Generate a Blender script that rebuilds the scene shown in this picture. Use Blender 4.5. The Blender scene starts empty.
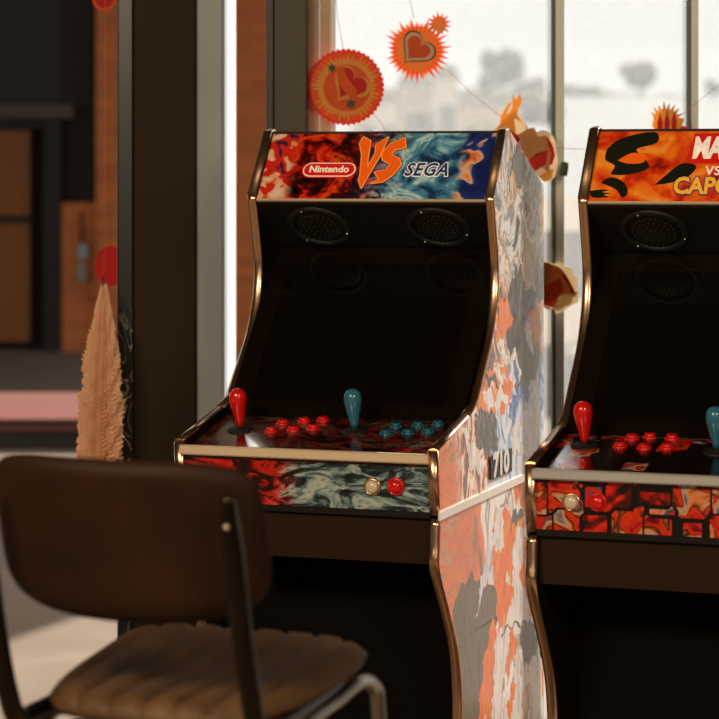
import bpy, bmesh, math, random
from mathutils import Vector, Matrix
random.seed(7)
sc = bpy.context.scene
C = sc.collection
F, CX, CY, HC = 2450.0, 359.5, 165.0, 1.55      # focal length in pixels, horizon row, eye height
R = math.radians

# ---------------------------------------------------------------- camera
cam_d = bpy.data.cameras.new('camera'); cam = bpy.data.objects.new('camera', cam_d); C.objects.link(cam)
cam.location = (0, 0, HC); cam.rotation_euler = (R(90), 0, 0)
cam_d.sensor_width = 36; cam_d.lens = 36 * F / 719
cam_d.shift_y = -(359.5 - CY) / 719
cam_d.clip_end = 2000
cam_d.dof.use_dof = True; cam_d.dof.focus_distance = 5.5; cam_d.dof.aperture_fstop = 4.6
sc.camera = cam
# ---------------------------------------------------------------- sky, sun, added fill lights, exposure
w = bpy.data.worlds.new('sky'); sc.world = w; w.use_nodes = True
bg = w.node_tree.nodes['Background']; bg.inputs[0].default_value = (.99, .985, .98, 1); bg.inputs[1].default_value = .86
sun_d = bpy.data.lights.new('sun', 'SUN'); sun = bpy.data.objects.new('sun', sun_d); C.objects.link(sun)
SAZ, SEL = R(35.5), R(29)
sdir = Vector((math.sin(SAZ) * math.cos(SEL), math.cos(SAZ) * math.cos(SEL), math.sin(SEL)))
sun.rotation_euler = sdir.to_track_quat('Z', 'Y').to_euler()
sun_d.energy = 9.5; sun_d.color = (1, .92, .82); sun_d.angle = R(.6)
def area(name, loc, target, sx, sy, e, col):
    d = bpy.data.lights.new(name, 'AREA'); d.shape = 'RECTANGLE'; d.size = sx; d.size_y = sy; d.energy = e; d.color = col
    o = bpy.data.objects.new(name, d); C.objects.link(o); o.location = loc
    o.rotation_euler = (Vector(loc) - Vector(target)).to_track_quat('Z', 'Y').to_euler()
    return o
area('fill_light', (-1.9, 1.6, 2.85), (0.0, 5.4, 1.0), 1.6, .8, 145, (1, .77, .50))  # warm front fill added high up, out of view; not a known lamp
area('fill_light', (1.8, 0.6, 2.85), (0.6, 5.4, 1.0), 1.2, .6, 72, (1, .78, .52))
vs = sc.view_settings; vs.view_transform = 'Standard'; vs.look = 'None'; vs.gamma = 1; vs.use_curve_mapping = False
vs.exposure = -.1

# ---------------------------------------------------------------- helpers
def lin(c):
    return tuple(((v / 255) / 12.92 if v / 255 <= .04045 else ((v / 255 + .055) / 1.055) ** 2.4) for v in c) + (1,)
def P(px, py, d): return Vector(((px - CX) / F * d, d, HC - (py - CY) / F * d))

class NT:
    def __init__(s, name):
        s.m = bpy.data.materials.new(name); s.m.use_nodes = True; s.t = s.m.node_tree
        s.b = s.t.nodes['Principled BSDF']; s.out = s.t.nodes['Material Output']
    def n(s, typ, **kw):
        o = s.t.nodes.new(typ)
        for k, v in kw.items(): setattr(o, k, v)
        return o
    def l(s, a, b): s.t.links.new(a, b)
    def coord(s): return s.n('ShaderNodeTexCoord').outputs['Object']
    def mapp(s, v, sc_=(1, 1, 1), loc=(0, 0, 0), rot=(0, 0, 0)):
        m = s.n('ShaderNodeMapping'); m.inputs['Scale'].default_value = sc_; m.inputs['Location'].default_value = loc
        m.inputs['Rotation'].default_value = rot; s.l(v, m.inputs['Vector']); return m.outputs[0]
    def noise(s, v, scale=5, detail=4, rough=.55, dist=0, col=False):
        n = s.n('ShaderNodeTexNoise'); n.inputs['Scale'].default_value = scale; n.inputs['Detail'].default_value = detail
        n.inputs['Roughness'].default_value = rough; n.inputs['Distortion'].default_value = dist
        if v is not None: s.l(v, n.inputs['Vector'])
        return n.outputs['Color' if col else 'Fac']
    def ramp(s, f, stops, interp='LINEAR'):
        r = s.n('ShaderNodeValToRGB'); e = r.color_ramp.elements; r.color_ramp.interpolation = interp
        while len(e) > 1: e.remove(e[0])
        e[0].position = stops[0][0]; e[0].color = stops[0][1]
        for p, c in stops[1:]:
            x = e.new(p); x.color = c
        s.l(f, r.inputs[0]); return r.outputs['Color']
    def mix(s, f, a, b, typ='MIX'):
        m = s.n('ShaderNodeMix', data_type='RGBA', blend_type=typ)
        for sock, v in ((m.inputs[0], f), (m.inputs[6], a), (m.inputs[7], b)):
            if isinstance(v, (int, float)): sock.default_value = v
            elif isinstance(v, tuple): sock.default_value = v
            else: s.l(v, sock)
        return m.outputs[2]
    def math(s, op, a, b=0.0, c=0.0):
        m = s.n('ShaderNodeMath', operation=op)
        for i, v in enumerate((a, b, c)):
            if isinstance(v, (int, float)): m.inputs[i].default_value = v
            else: s.l(v, m.inputs[i])
        return m.outputs[0]
    def sep(s, v):
        x = s.n('ShaderNodeSeparateXYZ'); s.l(v, x.inputs[0]); return x.outputs
    def sstep(s, v, a, b):
        m = s.n('ShaderNodeMapRange', interpolation_type='SMOOTHSTEP'); s.l(v, m.inputs[0])
        m.inputs[1].default_value = a; m.inputs[2].default_value = b; return m.outputs[0]
    def base(s, c, rough=.5, metal=0, coat=0, emis=None):
        if isinstance(c, tuple): s.b.inputs['Base Color'].default_value = c
        else: s.l(c, s.b.inputs['Base Color'])
        s.b.inputs['Roughness'].default_value = rough; s.b.inputs['Metallic'].default_value = metal
        s.b.inputs['Coat Weight'].default_value = coat; s.b.inputs['Coat Roughness'].default_value = .06
        if emis:
            if isinstance(c, tuple): s.b.inputs['Emission Color'].default_value = c
            else: s.l(c, s.b.inputs['Emission Color'])
            s.b.inputs['Emission Strength'].default_value = emis
        return s.m
    def bump(s, h, strength=.3, dist=.002):
        b = s.n('ShaderNodeBump'); b.inputs['Strength'].default_value = strength; b.inputs['Distance'].default_value = dist
        s.l(h, b.inputs['Height']); s.l(b.outputs[0], s.b.inputs['Normal'])

def plain(name, rgb, rough=.5, metal=0, coat=0, var=.12, scale=30, emis=None, spec=.5):
    t = NT(name); c = lin(rgb); t.b.inputs['Specular IOR Level'].default_value = spec
    n = t.noise(t.coord(), scale, 3)
    col = t.mix(n, tuple(v * (1 - var) for v in c[:3]) + (1,), tuple(min(1, v * (1 + var)) for v in c[:3]) + (1,))
    return t.base(col, rough, metal, coat, emis)

# mesh building -------------------------------------------------
class MB:
    def __init__(s): s.bm = bmesh.new(); s.mi = 0
    def face(s, vs, mi=None, smooth=False):
        try:
            f = s.bm.faces.new(vs); f.material_index = s.mi if mi is None else mi; f.smooth = smooth; return f
        except ValueError: return None
    def box(s, a, b, M=None):
        x0, y0, z0 = a; x1, y1, z1 = b
        v = [Vector(p) for p in ((x0,y0,z0),(x1,y0,z0),(x1,y1,z0),(x0,y1,z0),(x0,y0,z1),(x1,y0,z1),(x1,y1,z1),(x0,y1,z1))]
        if M: v = [M @ p for p in v]
        v = [s.bm.verts.new(p) for p in v]
        for f in ((0,3,2,1),(4,5,6,7),(0,1,5,4),(1,2,6,5),(2,3,7,6),(3,0,4,7)): s.face([v[i] for i in f])
        return s
    def prism(s, pts, z0, z1, M=None):          # polygon in xy, extruded z0..z1, matrix M maps to place
        M = M or Matrix()
        a = [s.bm.verts.new(M @ Vector((x, y, z0))) for x, y in pts]; b = [s.bm.verts.new(M @ Vector((x, y, z1))) for x, y in pts]
        s.face(a[::-1]); s.face(b); n = len(pts)
        for i in range(n): s.face([a[i], a[(i+1) % n], b[(i+1) % n], b[i]])
        return s
    def lathe(s, prof, M=None, seg=24, smooth=True):   # prof: (r, z)
        M = M or Matrix(); rings = []
        for r, z in prof:
            if r < 1e-6: rings.append([s.bm.verts.new(M @ Vector((0, 0, z)))])
            else: rings.append([s.bm.verts.new(M @ Vector((r * math.cos(2*math.pi*i/seg), r * math.sin(2*math.pi*i/seg), z))) for i in range(seg)])
        for A, B in zip(rings, rings[1:]):
            for i in range(seg):
                j = (i + 1) % seg
                if len(A) == 1 and len(B) == 1: continue
                if len(A) == 1: s.face([A[0], B[i], B[j]], smooth=smooth)
                elif len(B) == 1: s.face([A[i], A[j], B[0]][::1], smooth=smooth)
                else: s.face([A[i], A[j], B[j], B[i]], smooth=smooth)
        return s
    def tube(s, pts, r, seg=10, caps=True, flat=None):
        pts = [Vector(p) for p in pts]; rings = []; up = None
        for i, p in enumerate(pts):
            t = (pts[min(i+1, len(pts)-1)] - pts[max(i-1, 0)]).normalized()
            if up is None: up = t.orthogonal().normalized()
            else: up = (up - t * up.dot(t)).normalized()
            sd = t.cross(up); rr = r[i] if isinstance(r, (list, tuple)) else r
            rings.append([s.bm.verts.new(p + (up * math.cos(2*math.pi*k/seg) + sd * math.sin(2*math.pi*k/seg)) * rr) for k in range(seg)])
        for A, B in zip(rings, rings[1:]):
            for k in range(seg): s.face([A[k], A[(k+1) % seg], B[(k+1) % seg], B[k]], smooth=True)
        if caps: s.face(rings[0][::-1]); s.face(rings[-1])
        return s
    def grid(s, fn, nu, nv, closed_u=False):
        vs_ = [[s.bm.verts.new(fn(i / nu, j / nv)) for j in range(nv + 1)] for i in range(nu + (0 if closed_u else 1))]
        n = len(vs_)
        for i in range(nu):
            for j in range(nv):
                s.face([vs_[i][j], vs_[(i+1) % n][j], vs_[(i+1) % n][j+1], vs_[i][j+1]], smooth=True)
        return vs_
    def build(s, name, mats, parent=None, bevel=0, fix=True):
        if fix: bmesh.ops.recalc_face_normals(s.bm, faces=s.bm.faces)
        me = bpy.data.meshes.new(name); s.bm.to_mesh(me); s.bm.free()
        for m in (mats if isinstance(mats, (list, tuple)) else [mats]): me.materials.append(m)
        o = bpy.data.objects.new(name, me); C.objects.link(o); o.parent = parent
        if bevel:
            b = o.modifiers.new('bevel', 'BEVEL'); b.width = bevel; b.segments = 2; b.limit_method = 'ANGLE'; b.angle_limit = R(40)
        return o
def tag(o, label=None, cat=None, group=None, kind=None):
    if label: o['label'] = label
    if cat: o['category'] = cat
    if group: o['group'] = group
    if kind: o['kind'] = kind
    return o
def empty(name, loc=(0, 0, 0), rz=0):
    o = bpy.data.objects.new(name, None); C.objects.link(o); o.location = loc; o.rotation_euler = (0, 0, rz); o.empty_display_size = .1
    return o
def struct(o): o['kind'] = 'structure'; return o
def smooth_path(pts, n=8):      # Catmull-Rom
    pts = [Vector(p) for p in pts]; out = []
    for i in range(len(pts) - 1):
        p0, p1, p2, p3 = pts[max(i-1, 0)], pts[i], pts[i+1], pts[min(i+2, len(pts)-1)]
        for k in range(n):
            t = k / n
            out.append(.5 * ((2*p1) + (p2-p0)*t + (2*p0-5*p1+4*p2-p3)*t*t + (3*p1-p0-3*p2+p3)*t**3))
    out.append(pts[-1]); return out
def frame(o, u, v, n):
    M = Matrix.Identity(4)
    for i in range(3): M[i][0], M[i][1], M[i][2], M[i][3] = u[i], v[i], n[i], o[i]
    return M
def offs(pts, d, k=10):         # copies of a polygon shifted round a circle: a bold outline
    return [[(x + d*math.cos(2*math.pi*i/k), y + d*math.sin(2*math.pi*i/k)) for x, y in pts] for i in range(k)]
def text_mesh(body, size, M, mat, name, parent, shear=0, offset=0, sx=1, depth=.0006, spacing=1.0):
    cu = bpy.data.curves.new(name, 'FONT'); cu.body = body; cu.size = size; cu.shear = shear; cu.offset = offset
    cu.align_x = 'CENTER'; cu.align_y = 'CENTER'; cu.extrude = depth; cu.space_character = spacing; cu.resolution_u = 3
    to = bpy.data.objects.new(name, cu); C.objects.link(to)
    bpy.context.view_layer.update()
    dg = bpy.context.evaluated_depsgraph_get()
    me = bpy.data.meshes.new_from_object(to.evaluated_get(dg)); bpy.data.objects.remove(to)
    me.transform(M @ Matrix.Diagonal((sx, 1, 1, 1))); me.materials.clear(); me.materials.append(mat)
    o = bpy.data.objects.new(name, me); C.objects.link(o); o.parent = parent
    return o

# ---------------------------------------------------------------- materials
M_black = plain('black_laminate', (22, 15, 7), .55, var=.2, spec=.3)
M_inner = plain('matt_black_board', (22, 14, 6), .6, var=.2, spec=.25)
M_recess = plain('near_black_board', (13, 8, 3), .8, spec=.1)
M_apron = plain('dark_brown_board', (44, 30, 13), .75, var=.15, spec=.15)
M_gloss = plain('black_gloss_screen', (14, 9, 3), .07, var=.1)
M_mold = NT('polished_copper_edge_trim').base(lin((240, 200, 165)), .24, 1)
M_bar = NT('polished_metal_rail').base(lin((250, 226, 196)), .34, .3)
M_silver = NT('brushed_steel_rail').base(lin((205, 204, 202)), .36, .4)
M_dgrey = plain('dark_rubber', (20, 17, 14), .6)
M_red = NT('red_plastic').base(lin((225, 22, 14)), .22, 0, .5)
M_blue = NT('blue_plastic').base(lin((52, 120, 150)), .25, 0, .5)
M_teal = NT('teal_button_plastic').base(lin((18, 92, 116)), .25, 0, .5)
M_white_b = NT('cream_button_plastic').base(lin((225, 205, 180)), .25, 0, .5)
M_screw = NT('screw_steel').base(lin((210, 200, 185)), .3, 1)
M_white = NT('white_print').base(lin((238, 232, 222)), .35)
M_cream_e = NT('cream_backlit_print').base(lin((250, 236, 214)), .3, 0, .4, .35)
M_red_e = NT('red_backlit_print').base(lin((206, 30, 18)), .3, 0, .4, .35)
M_or_e = NT('orange_backlit_print').base(lin((240, 96, 18)), .3, 0, .4, .35)
M_yel_e = NT('yellow_backlit_print').base(lin((246, 176, 48)), .3, 0, .4, .35)
M_navy_e = NT('navy_backlit_print').base(lin((26, 40, 92)), .3, 0, .4, .35)
M_blk_e = NT('black_backlit_print').base(lin((24, 26, 16)), .3, 0, .4, .3)

def art_marquee_cool():
    t = NT('flame_and_ice_marquee_print'); co = t.coord(); x, y, z = t.sep(co)
    v = t.mapp(co, (1, 1, 1.3), rot=(0, R(35), 0))
    n1 = t.noise(v, 11, 5, .6, 1.1); n2 = t.noise(v, 26, 5, .6, 1.2)
    hot = t.ramp(n1, [(.34, lin((14, 5, 4))), (.44, lin((70, 10, 6))), (.5, lin((206, 30, 12))), (.57, lin((226, 80, 22))), (.63, lin((120, 16, 8))), (.7, lin((24, 8, 6)))])
    cold = t.ramp(n1, [(.28, lin((10, 14, 22))), (.4, lin((28, 62, 100))), (.5, lin((90, 150, 170))), (.58, lin((190, 215, 205))), (.66, lin((52, 120, 140))), (.78, lin((18, 26, 40)))])
    dark = t.ramp(n2, [(.4, lin((12, 10, 14))), (.6, lin((40, 22, 26))), (.75, lin((120, 40, 24)))])
    m = t.sstep(t.math('ADD', x, t.math('MULTIPLY', n2, .16)), .02, .12)
    c = t.mix(m, hot, cold)
    mid = t.math('SUBTRACT', 1.0, t.sstep(t.math('ABSOLUTE', t.math('ADD', x, .02)), .03, .12))
    c = t.mix(t.math('MULTIPLY', mid, t.sstep(n2, .42, .6)), c, dark)
    # plain colour patches at both ends
    lp = t.math('MULTIPLY', t.math('SUBTRACT', 1.0, t.sstep(x, -.235, -.20)), 1.0)
    pl = t.ramp(t.noise(t.mapp(co, (1, 1, 1)), 22, 2, .4, .8), [(.36, lin((60, 34, 60))), (.42, lin((214, 40, 24))), (.52, lin((196, 34, 20))), (.56, lin((232, 150, 100))), (.64, lin((226, 190, 160)))])
    c = t.mix(lp, c, pl)
    rp = t.sstep(x, .195, .225)
    pr = t.ramp(t.noise(t.mapp(co, (1, 1, 1), (3, 0, 1)), 16, 2, .4, .8), [(.42, lin((24, 34, 84))), (.55, lin((34, 52, 110))), (.6, lin((226, 180, 140))), (.66, lin((224, 110, 40))), (.72, lin((24, 28, 60)))])
    c = t.mix(rp, c, pr)
    return t.base(c, .25, 0, .5, .22)
def art_marquee_hot():
    t = NT('orange_fire_marquee_print'); co = t.coord(); x, y, z = t.sep(co)
    v = t.mapp(co, (1, 1, 1.0), rot=(0, R(-40), 0)); n1 = t.noise(v, 9, 3, .5, 1.6)
    c = t.ramp(n1, [(.3, lin((128, 26, 10))), (.42, lin((212, 50, 14))), (.55, lin((240, 110, 20))), (.66, lin((246, 150, 50))), (.8, lin((200, 30, 16)))])
    return t.base(c, .25, 0, .5, .25)
def art_front(kind):
    t = NT('front_panel_print_' + kind); co = t.coord(); x, y, z = t.sep(co)
    if kind == 'ink':
        v = t.mapp(co, (1, 1, 2.2), rot=(0, R(-18), 0)); n1 = t.noise(v, 11, 6, .65, 2.0)
        a = t.ramp(n1, [(.36, lin((20, 10, 8))), (.47, lin((60, 8, 6))), (.52, lin((196, 26, 14))), (.64, lin((222, 52, 24))), (.72, lin((26, 12, 10)))])
        b = t.ramp(n1, [(.36, lin((14, 18, 18))), (.48, lin((40, 56, 58))), (.55, lin((124, 152, 158))), (.63, lin((196, 204, 194))), (.7, lin((50, 70, 74)))])
        c = t.mix(t.sstep(t.math('ADD', x, t.math('MULTIPLY', n1, .2)), .03, .10), a, b)
    else:
        c = comic(t, co, 0)
    return t.base(c, .3, 0, .35)
def comic(t, co, axis):
    v = t.mapp(co, (1, 1, 1), (.05, 0, .012), (R(90) if axis == 0 else 0, 0, 0))
    vn = t.n('ShaderNodeTexVoronoi', distance='CHEBYCHEV', feature='F1'); vn.inputs['Scale'].default_value = 15; vn.inputs['Randomness'].default_value = .55
    t.l(t.mapp(v, (1.0, .9, 0)), vn.inputs['Vector'])
    v2 = t.n('ShaderNodeTexVoronoi', distance='CHEBYCHEV', feature='F2'); v2.inputs['Scale'].default_value = 15; v2.inputs['Randomness'].default_value = .55
    t.l(t.mapp(v, (1.0, .9, 0)), v2.inputs['Vector'])
    edge = t.math('SUBTRACT', v2.outputs['Distance'], vn.outputs['Distance'])
    cell = t.sep(vn.outputs['Color'])
    n = t.noise(co, 20, 2, .45, .8)
    f = t.math('ADD', t.math('MULTIPLY', cell[0], .30), t.math('MULTIPLY', n, .8))
    c = t.ramp(f, [(.34, lin((20, 10, 8))), (.42, lin((110, 12, 8))), (.47, lin((206, 22, 10))), (.54, lin((230, 60, 18))), (.575, lin((34, 16, 12))), (.62, lin((232, 130, 60))), (.67, lin((196, 168, 156))), (.72, lin((60, 70, 84))), (.77, lin((206, 36, 16)))])
    c = t.mix(t.math('LESS_THAN', edge, .06), c, lin((16, 9, 7)))
    if axis == 1: c = t.mix(t.math('GREATER_THAN', cell[1], .45), lin((24, 14, 10)), c)
    return c
def art_top(kind):
    t = NT('control_panel_print_' + kind); co = t.coord()
    if kind == 'ink':
        n1 = t.noise(t.mapp(co, (1, 1.6, 1)), 11, 3, .5, 1.4)
        c = t.ramp(n1, [(.34, lin((18, 12, 10))), (.46, lin((60, 26, 18))), (.5, lin((150, 30, 18))), (.54, lin((36, 24, 20))), (.62, lin((110, 84, 66))), (.68, lin((30, 30, 36)))], 'LINEAR')
    else: c = comic(t, t.mapp(co, (1, 1.2, 1)), 1)
    return t.base(c, .18, 0, .6)
def art_side():
    t = NT('side_artwork_print'); co = t.coord(); x, y, z = t.sep(co)
    K = lambda *c: lin(c)
    def warped(seed, amt, sc_=5):
        wn = t.noise(t.mapp(co, (1, 1, .7), (seed, seed, 0)), sc_, 3, .5, 0, True)
        v = t.n('ShaderNodeVectorMath', operation='ADD'); t.l(co, v.inputs[0])
        w_ = t.n('ShaderNodeVectorMath', operation='SCALE'); t.l(wn, w_.inputs[0]); w_.inputs['Scale'].default_value = amt
        t.l(w_.outputs[0], v.inputs[1]); return v.outputs[0]
    va, vb = warped(1.3, .25, 4), warped(4.1, .25, 5)
    st = t.noise(t.mapp(va, (1, 1.0, .55)), 4.5, 3, .5, .8)          # tall flowing forms
    st2 = t.noise(t.mapp(vb, (1, .9, .7), (5, 2, 1)), 9, 5, .6, 1.2)
    wob = t.math('MULTIPLY', t.math('SUBTRACT', st2, .5), .22)
    Z = t.math('ADD', z, wob); Y = t.math('ADD', y, wob)
    lowfront = t.ramp(t.noise(t.mapp(co, (1, .8, 3.2), rot=(R(-24), 0, 0)), 5, 5, .6, .4), [(.3, K(140,104,76)), (.42, K(196,116,50)), (.5, K(232,112,20)), (.57, K(214,92,10)), (.64, K(210,140,90)), (.75, K(150,112,84))])
    grey = t.ramp(t.noise(t.mapp(co, (1, 1, .4)), 10, 4), [(.35, K(96,84,70)), (.65, K(118,104,88))])
    figs = t.ramp(st, [(.36, K(112,92,78)), (.42, K(232,104,18)), (.47, K(240,140,50)), (.49, K(246,240,234)), (.56, K(252,248,244)), (.575, K(120,92,74)), (.60, K(240,236,232)), (.68, K(236,122,36)), (.75, K(110,96,84))])
    midf = t.ramp(st2, [(.34, K(60,46,36)), (.42, K(120,84,60)), (.46, K(234,116,24)), (.50, K(240,226,208)), (.56, K(246,236,224)), (.58, K(224,108,28)), (.63, K(92,76,62)), (.72, K(60,50,44))])
    midb = t.ramp(st, [(.36, K(46,44,46)), (.44, K(84,82,84)), (.48, K(214,204,196)), (.51, K(232,134,56)), (.54, K(180,176,174)), (.60, K(96,92,90)), (.66, K(132,150,196)), (.74, K(72,100,160))])
    topf = t.ramp(st2, [(.36, K(84,78,70)), (.43, K(150,142,134)), (.47, K(244,240,236)), (.51, K(226,160,104)), (.54, K(104,92,80)), (.58, K(206,202,198)), (.63, K(240,236,232)), (.68, K(60,54,48))])
    blue = t.ramp(st2, [(.36, K(84,116,176)), (.44, K(190,206,234)), (.52, K(246,246,248)), (.60, K(216,224,240)), (.70, K(120,140,190))])
    orb = t.math('MULTIPLY', t.sstep(Z, .50, .56), 1.0)
    c = t.mix(orb, grey, lowfront)
    c = t.mix(t.sstep(Y, .25, .30), c, figs)
    mid = t.mix(t.sstep(Y, .50, .60), midf, midb)
    mid = t.mix(t.math('MULTIPLY', t.sstep(Y, .38, .44), t.math('SUBTRACT', 1.0, t.sstep(Z, 1.0, 1.08))), mid, blue)
    lowm = t.mix(t.sstep(Y, .12, .22), lowfront, mid)
    c2 = t.mix(t.sstep(Z, .92, 1.0), lowm, mid)
    c2 = t.mix(t.sstep(Z, 1.22, 1.32), c2, topf)
    c = t.mix(t.math('GREATER_THAN', z, ZS), c, c2)
    t.b.inputs['Specular IOR Level'].default_value = .22
    return t.base(c, .15, 0, .04)

# ================================================================ SETTING
GY = 6.75
def ground_mat():
    t = NT('worn_concrete_ground'); co = t.coord()
    n = t.noise(co, 1.3, 6, .6, .6); n2 = t.noise(co, 40, 3)
    c = t.ramp(n, [(.3, lin((122, 102, 82))), (.55, lin((136, 117, 98))), (.75, lin((152, 134, 116)))])
    c = t.mix(t.math('MULTIPLY', n2, .3), c, lin((92, 80, 68)))
    t.bump(n2, .3, .004); return t.base(c, .85)
struct(MB().box((-4, -4, -.1), (4.5, GY + .1, 0)).build('floor', ground_mat()))
struct(MB().box((-60, GY + .1, -.15), (60, 420, -.02)).build('courtyard_ground', ground_mat()))
t = NT('dark_ceiling_board'); M_ceil = t.base(t.mix(t.noise(t.coord(), 6, 4), lin((60, 50, 40)), lin((74, 62, 48))), .8)
t = NT('dark_brown_plaster'); M_wall = t.base(t.mix(t.noise(t.coord(), 4, 5), lin((76, 60, 44)), lin((98, 78, 56))), .85)
struct(MB().box((-4, -4, 3.0), (4.5, GY + .1, 3.1)).build('ceiling', M_ceil))
struct(MB().box((-4.1, -4, 0), (-4, GY + .1, 3)).build('wall_left', M_wall))
struct(MB().box((4.5, -4, 0), (4.6, GY + .1, 3)).build('wall_right', M_wall))
mb = MB(); mb.box((-4, -4.1, 0), (4.5, -4, .9)); mb.box((-4, -4.1, 2.4), (4.5, -4, 3)); mb.box((-4, -4.1, .9), (-2.6, -4, 2.4)); mb.box((2.8, -4.1, .9), (4.5, -4, 2.4)); mb.box((-.1, -4.1, .9), (.1, -4, 2.4))
struct(mb.build('wall_back', M_wall))
mb = MB(); mb.box((-4, GY, 2.55), (4.5, GY + .12, 3)); mb.box((-4, GY, 0), (-2.4, GY + .12, 2.55)); mb.box((3.6, GY, 0), (4.5, GY + .12, 2.55))
struct(mb.build('wall_front', M_wall))

# dark steel column beside the open doorway
t = NT('dark_brown_painted_steel'); t.b.inputs['Specular IOR Level'].default_value = .15; co = t.coord(); n = t.noise(co, 3, 5); M_col = t.base(t.mix(n, lin((38, 27, 11)), lin((52, 38, 18))), .6)
t = NT('black_gloss_steel_painted_reflections'); co = t.coord(); nn = t.noise(t.mapp(co, (1, 1, .5)), 14, 2, .4, 2.5)
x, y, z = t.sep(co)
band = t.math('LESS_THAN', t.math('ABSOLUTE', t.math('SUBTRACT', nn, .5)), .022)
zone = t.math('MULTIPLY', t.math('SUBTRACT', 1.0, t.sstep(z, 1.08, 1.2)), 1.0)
M_strip_refl = t.base(t.mix(t.math('MULTIPLY', band, zone), lin((20, 18, 12)), lin((150, 150, 130))), .3)  # pale squiggles paint in the reflections on the lower gloss strip
cl = empty('steel_column', (-.53, 6.55, 0))
tag(cl, 'broad dark brown steel column between open doorway and left arcade machine', 'column')
MB().box((-.065, -.1, 0), (.098, .12, 2.98)).build('column_body', M_col, cl, .004)
MB().box((-.108, -.1, 0), (-.066, .12, 2.98)).build('edge_strip', M_strip_refl, cl, .004)
# grey post and open white door leaf
t = NT('galvanised_steel'); n = t.noise(t.mapp(t.coord(), (1, 1, .4)), 8, 4); M_galv = t.base(t.mix(n, lin((136, 140, 146)), lin((172, 176, 182))), .5, 0)
struct(MB().box((-.430, GY - .28, 0), (-.366, GY + .05, 2.55)).build('trim_1', M_galv))
t = NT('white_painted_door'); M_wdoor = t.base(t.mix(t.noise(t.coord(), 3), lin((226, 226, 224)), lin((238, 238, 236))), .4)
struct(MB().box((-.417, GY + .06, .01), (-.379, GY + .76, 2.5)).build('door_1', M_wdoor, None, .003))
# dark post and timber frame
M_post = plain('olive_brown_painted_post', (66, 55, 36), .5, var=.25, scale=9)
M_postd = plain('dark_green_steel_edge', (34, 38, 28), .4)
struct(MB().box((-.232, GY - .1, 0), (-.143, GY + .06, 2.55)).build('trim_2', M_post, None, .003))
struct(MB().box((-.253, GY - .1, 0), (-.233, GY + .06, 2.55)).build('trim_3', M_postd, None, .003))
t = NT('weathered_timber'); v = t.mapp(t.coord(), (6, 6, .6)); M_timb = t.base(t.mix(t.noise(v, 8, 4), lin((176, 148, 118)), lin((214, 186, 154))), .6)
wf = MB(); wf.box((-.142, GY - .03, 0), (-.112, GY + .08, 2.55)); wf.box((-.109, GY - .02, 0), (-.082, GY + .08, 2.55)); wf.box((-.142, GY - .03, 2.5), (3.6, GY + .08, 2.55))
struct(wf.build('trim_4', M_timb, None, .002))
M_alu = NT('pale_aluminium').base(lin((206, 208, 204)), .4, .2); M_green = NT('dark_green_gasket').base(lin((70, 92, 76)), .4)
struct(MB().box((-.081, GY - .01, 0), (-.066, GY + .05, 2.5)).build('trim_5', M_alu))
t = NT('dusty_window_glass'); nt = t.t
tr = t.n('ShaderNodeBsdfTransparent'); tr.inputs[0].default_value = (.97, .98, .96, 1)
gl = t.n('ShaderNodeBsdfGlossy'); gl.inputs['Roughness'].default_value = .02
tl = t.n('ShaderNodeBsdfTranslucent'); tl.inputs[0].default_value = (.80, .84, .88, 1)
fr = t.n('ShaderNodeFresnel'); geo = t.n('ShaderNodeNewGeometry')
t.l(t.math('MULTIPLY_ADD', geo.outputs['Backfacing'], 1/1.45 - 1.45, 1.45), fr.inputs[0])
dust = t.math('MULTIPLY', t.sstep(t.noise(t.coord(), 60, 3), .2, 1.0), .05)
du = t.math('ADD', dust, .095)
m1 = t.n('ShaderNodeMixShader'); t.l(du, m1.inputs[0]); t.l(tr.outputs[0], m1.inputs[1]); t.l(tl.outputs[0], m1.inputs[2])
m2 = t.n('ShaderNodeMixShader'); t.l(fr.outputs[0], m2.inputs[0]); t.l(m1.outputs[0], m2.inputs[1]); t.l(gl.outputs[0], m2.inputs[2])
t.l(m2.outputs[0], t.out.inputs[0]); M_glass = t.m
def wx(px): return (px - CX) / F * GY
edges = [(-.064, wx(552)), (wx(564), wx(688)), (wx(698), wx(830)), (wx(842), wx(1010)), (wx(1020), 3.6)]
for i, (a, b) in enumerate(edges):
    struct(MB().box((a, GY + .02, 0.02), (b, GY + .026, 2.5)).build('window_%d' % (i + 1), M_glass))
for i, (a, b) in enumerate(zip(edges[:-1], edges[1:])):
    x0, x1 = a[1], b[0]; mid = x0 + (x1 - x0) * .24
    struct(MB().box((mid + .0005, GY - .01, 0), (x1, GY + .04, 2.5)).build('trim_%d' % (6 + i * 2), M_alu, None, .002))
    struct(MB().box((x0, GY - .012, 0), (mid, GY + .04, 2.5)).build('trim_%d' % (7 + i * 2), M_green, None, .001))

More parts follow.
